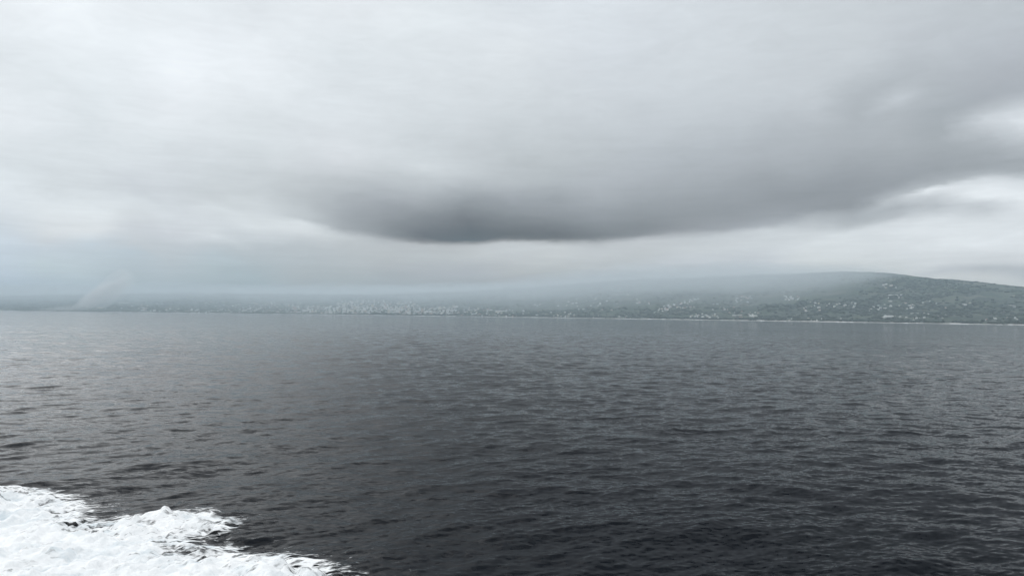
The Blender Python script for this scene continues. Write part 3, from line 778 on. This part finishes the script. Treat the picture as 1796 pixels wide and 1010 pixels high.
def build_town():
    plots = []
    taken = np.zeros((4000, 3)); nt = 0
    for where, a0, a1, e0, e1, n, shares in DISTRICTS:
        diag = a0 > a1
        for _ in range(n):
            for attempt in range(12):
                t = rnd.random()
                if diag:
                    az = a1 + (a0 - a1) * t + rnd.gauss(0, 0.18)
                    el = e0 + (e1 - e0) * (1 - t) + rnd.gauss(0, 0.07)
                else:
                    az = a0 + (a1 - a0) * t
                    el = e0 + (e1 - e0) * rnd.random()
                u = solve_u(az, el)
                x, y, z = (float(q) for q in land(az, u))
                kind = rnd.choices(('house', 'apartment_block', 'warehouse'), shares)[0]
                i = rnd.randrange(len(STYLES[kind]))
                sc = rnd.uniform(0.7, 1.1) * min(1.1, max(0.5, math.hypot(x, y) / 4900.0))
                rr = 0.5 * math.hypot(STYLES[kind][i][0], STYLES[kind][i][1]) * sc
                T = taken[:nt]
                if not ((x - T[:, 0]) ** 2 + (y - T[:, 1]) ** 2 < (rr + T[:, 2]) ** 2).any():
                    break
            else:
                continue
            taken[nt] = (x, y, rr); nt += 1
            wc = rnd.choices(('white', 'cream', 'pinkish', 'grey'), (6, 2.4, 1.4, 1.2))[0]
            rc = rnd.choices(('white', 'grey', 'red'), (3, 4, 1.4) if kind != 'warehouse' else (5, 2, 0))[0]
            yaw = rad(-az) + rnd.choice((0, 0, math.pi / 2)) + rnd.gauss(0, 0.3)
            plots.append((STYLES[kind][i][0] * sc / math.hypot(x, y), where, kind, i, wc, rc, x, y, z, yaw, sc))
    plots.sort(reverse=True)
    count = {}
    mass_v, mass_f, mass_m, base = [], [], [], 0
    mats = [wall_mat[k] for k in WALLS] + [roof_mat[k] for k in ROOFS] + [glass_mat]
    wi = {k: j for j, k in enumerate(WALLS)}; ri = {k: j + len(WALLS) for j, k in enumerate(ROOFS)}
    for size, where, kind, i, wc, rc, x, y, z, yaw, sc in plots:
        count[kind] = count.get(kind, 0) + 1
        if count[kind] <= 295 or where.startswith('standing alone'):
            word, cat = KIND_WORD[kind]
            o = link(kind, None, f'{wc} {word} with {rc} roof {where}', cat, f'buildings {where}')
            o.location = (x, y, z); o.rotation_euler = (0, 0, yaw); o.scale = (sc, sc, sc)
            for part in ('wall', 'roof'):
                link(part, building_mesh(kind, i, wc, rc, part)).parent = o
        else:
            v, f, mi = GEO[(kind, i)]
            c, s = math.cos(yaw), math.sin(yaw)
            vv = np.stack([(v[:, 0] * c - v[:, 1] * s) * sc + x, (v[:, 0] * s + v[:, 1] * c) * sc + y, v[:, 2] * sc + z], -1)
            lut = np.array([wi[wc], ri[rc], len(mats) - 1])
            mass_v.append(vv); mass_f.append(f + base); mass_m.append(lut[mi]); base += len(v)
    if mass_v:
        me = mesh_from('far_houses', np.concatenate(mass_v), np.concatenate(mass_f), mats, False, np.concatenate(mass_m))
        link('far_houses', me, 'speckle of the smallest far houses among the trees of the coast', 'houses', kind='stuff')
    print('BUILDINGS', count)


build_town()

# ------------------------------------------------------------------ smoke from a fire behind the beach
def build_smoke(label, size, density, seed):
    """A plume that creeps along the ground from a fire, then lifts and leans over in the wind; layers nest."""
    m, N, out = material('smoke_volume')
    pv = N.new('ShaderNodeVolumePrincipled')
    pv.inputs['Color'].default_value = (1.0, 1.0, 1.0, 1)
    pv.inputs['Density'].default_value = density
    N.t.links.new(pv.outputs[0], out.inputs['Volume'])
    a = rad(SMOKE_AZ)
    r0 = float(shore_r(SMOKE_AZ)) + 320
    n, k = 48, 18
    rows = []
    for i in range(n):
        t = i / (n - 1)
        along = -440 + (800 * t) * (0.8 + 0.2 * size)
        rise = max(0.0, t - 0.45) / 0.55
        height = 16 + 14 * t + 270 * rise ** 0.85 * (0.75 + 0.25 * size)
        tip = math.sin(math.pi * min(max(t, 0.02), 0.985)) ** 0.5
        rr = (16 + 16 * min(t / 0.4, 1.0) + 165 * rise ** 0.9) * size * tip
        for j in range(k):
            q = 2 * math.pi * j / k
            w = 1 + 0.75 * float(fbm(np.array(t * 9 + math.cos(q) * 1.3), np.array(math.sin(q) * 1.3 + 4.0), 4, seed))
            rows.append((along + 20 * math.sin(q * 2 + seed) * rise, math.cos(q) * rr * w * 1.2, max(height + math.sin(q) * rr * w, 3.5)))
    rows = np.array(rows)
    x = r0 * math.sin(a) + rows[:, 0] * math.cos(a) + rows[:, 1] * math.sin(a)
    y = r0 * math.cos(a) - rows[:, 0] * math.sin(a) + rows[:, 1] * math.cos(a)
    v = np.stack([x, y, rows[:, 2]], -1)
    f = []
    for i in range(n - 1):
        for j in range(k):
            f.append((i * k + j, i * k + (j + 1) % k, (i + 1) * k + (j + 1) % k, (i + 1) * k + j))
    c0, c1 = len(v), len(v) + 1
    v = np.vstack([v, v[:k].mean(0), v[-k:].mean(0)])
    for j in range(0, k, 2):
        f.append((c0, (j + 2) % k, j + 1, j))
        b = (n - 1) * k
        f.append((c1, b + j, b + j + 1, b + (j + 2) % k))
    me = mesh_from('smoke', v, f, [m], smooth=True)
    link('smoke', me, label, 'smoke', kind='stuff')


SMOKE_AZ = -30.2
build_smoke('thin outer drift of white smoke behind the far beach', 1.2, 0.0020, 5)
build_smoke('white smoke drifting up from a fire behind the far beach', 0.85, 0.0032, 17)
build_smoke('dense heart of the white smoke plume on the far shore', 0.5, 0.0045, 29)


def build_mist(name, label, size, density, seed, drop=0.0, left=-58.0):
    """Low cloud resting on the upper slopes; layers of it nest so that it thins towards its rim."""
    m, N, out = material('mist_air')
    pv = N.new('ShaderNodeVolumePrincipled')
    pv.inputs['Color'].default_value = (0.78, 0.835, 0.875, 1)
    pv.inputs['Density'].default_value = density
    N.t.links.new(pv.outputs[0], out.inputs['Volume'])
    na, ns = 120, 28
    right = 25.5 + 3.0 * size
    az = np.linspace(left + 4 * (1 - size), right, na)
    v = []
    for a in az:
        rs = float(np.interp(a, _fa, _rs)); rt = float(np.interp(a, _fa, _rt))
        end = min(sstep(az[0], az[0] + 9, a), sstep(right, right - 10.0, a)) ** 0.8
        end = max(float(end), 0.004)
        rc, ar = rt + 150, (rt - rs) * (0.35 + 0.62 * size) * (0.45 + 0.55 * end)
        lift = (48.0 * float(fbm(np.array(a * 0.16), np.array(3.3), 4, seed)) - 10.0 - 30.0 * float(sstep(9.0, -6.0, a)) + 34.0 * float(sstep(0.0, 12.0, a))) * end
        zc = 300.0 - (55.0 + drop) * end + lift
        azz = (50.0 + 90.0 * end) * min(1.0, end * 4) * (0.4 + 0.6 * size)
        for j in range(ns):
            q = 2 * math.pi * j / ns
            w = 1 + 0.16 * float(fbm(np.array(a * 0.3), np.array(math.cos(q) * 1.5 + 9), 3, seed + 9))
            r = rc + ar * w * math.cos(q)
            z = min(max(zc + azz * w * math.sin(q), 2.5 + 2 * size), 402.0 + 2 * size)
            v.append((r * math.sin(rad(a)), r * math.cos(rad(a)), z))
    f = []
    for i in range(na - 1):
        for j in range(ns):
            f.append((i * ns + j, i * ns + (j + 1) % ns, (i + 1) * ns + (j + 1) % ns, (i + 1) * ns + j))
    c0, c1 = len(v), len(v) + 1
    v = np.array(v)
    v = np.vstack([v, v[:ns].mean(0), v[-ns:].mean(0)])
    for j in range(0, ns, 2):
        f.append((c0, (j + 2) % ns, j + 1, j))
        b = (na - 1) * ns
        f.append((c1, b + j, b + j + 1, b + (j + 2) % ns))
    me = mesh_from(name, v, f, [m], smooth=True)
    link(name, me, label, 'mist', kind='stuff')


build_mist('mist', 'thin outer veil of mist over the middle slopes', 1.2, 1.5e-4, 52, 75.0)
build_mist('mist', 'low mist lying on the upper slopes of the island', 0.95, 1.1e-4, 75, 20.0)
build_mist('mist', 'thicker mist round the hidden crest of the island', 0.75, 1.1e-4, 98)
build_mist('mist', 'low cloud clinging to the flat summit right of centre', 0.85, 2.1e-4, 140, -8.0, -7.0)
build_mist('mist', 'haze hanging over the lower slopes right of centre', 1.2, 1.1e-4, 163, 85.0, -12.0)
build_mist('mist', 'thickest core of the mist behind the shoreline town', 0.50, 1.2e-4, 121)


# ------------------------------------------------------------------ the air between the ship and the island
def build_haze():
    m, N, out = material('haze_air')
    pv = N.new('ShaderNodeVolumePrincipled')
    pv.inputs['Color'].default_value = (0.72, 0.88, 0.985, 1)
    pv.inputs['Density'].default_value = 1.0e-4
    pv.inputs['Anisotropy'].default_value = 0.0
    N.t.links.new(pv.outputs[0], out.inputs['Volume'])
    h, b, t = 17500.0, -6.0, 408.0
    v = [(sx * h, sy * h, zz) for zz in (b, t) for sx, sy in ((-1, -1), (1, -1), (1, 1), (-1, 1))]
    f = [(3, 2, 1, 0), (4, 5, 6, 7), (0, 1, 5, 4), (1, 2, 6, 5), (2, 3, 7, 6), (3, 0, 4, 7)]
    me = mesh_from('haze', v, f, [m])
    link('haze', me, 'pale sea haze filling the air out to the island', 'haze', kind='stuff')


build_haze()
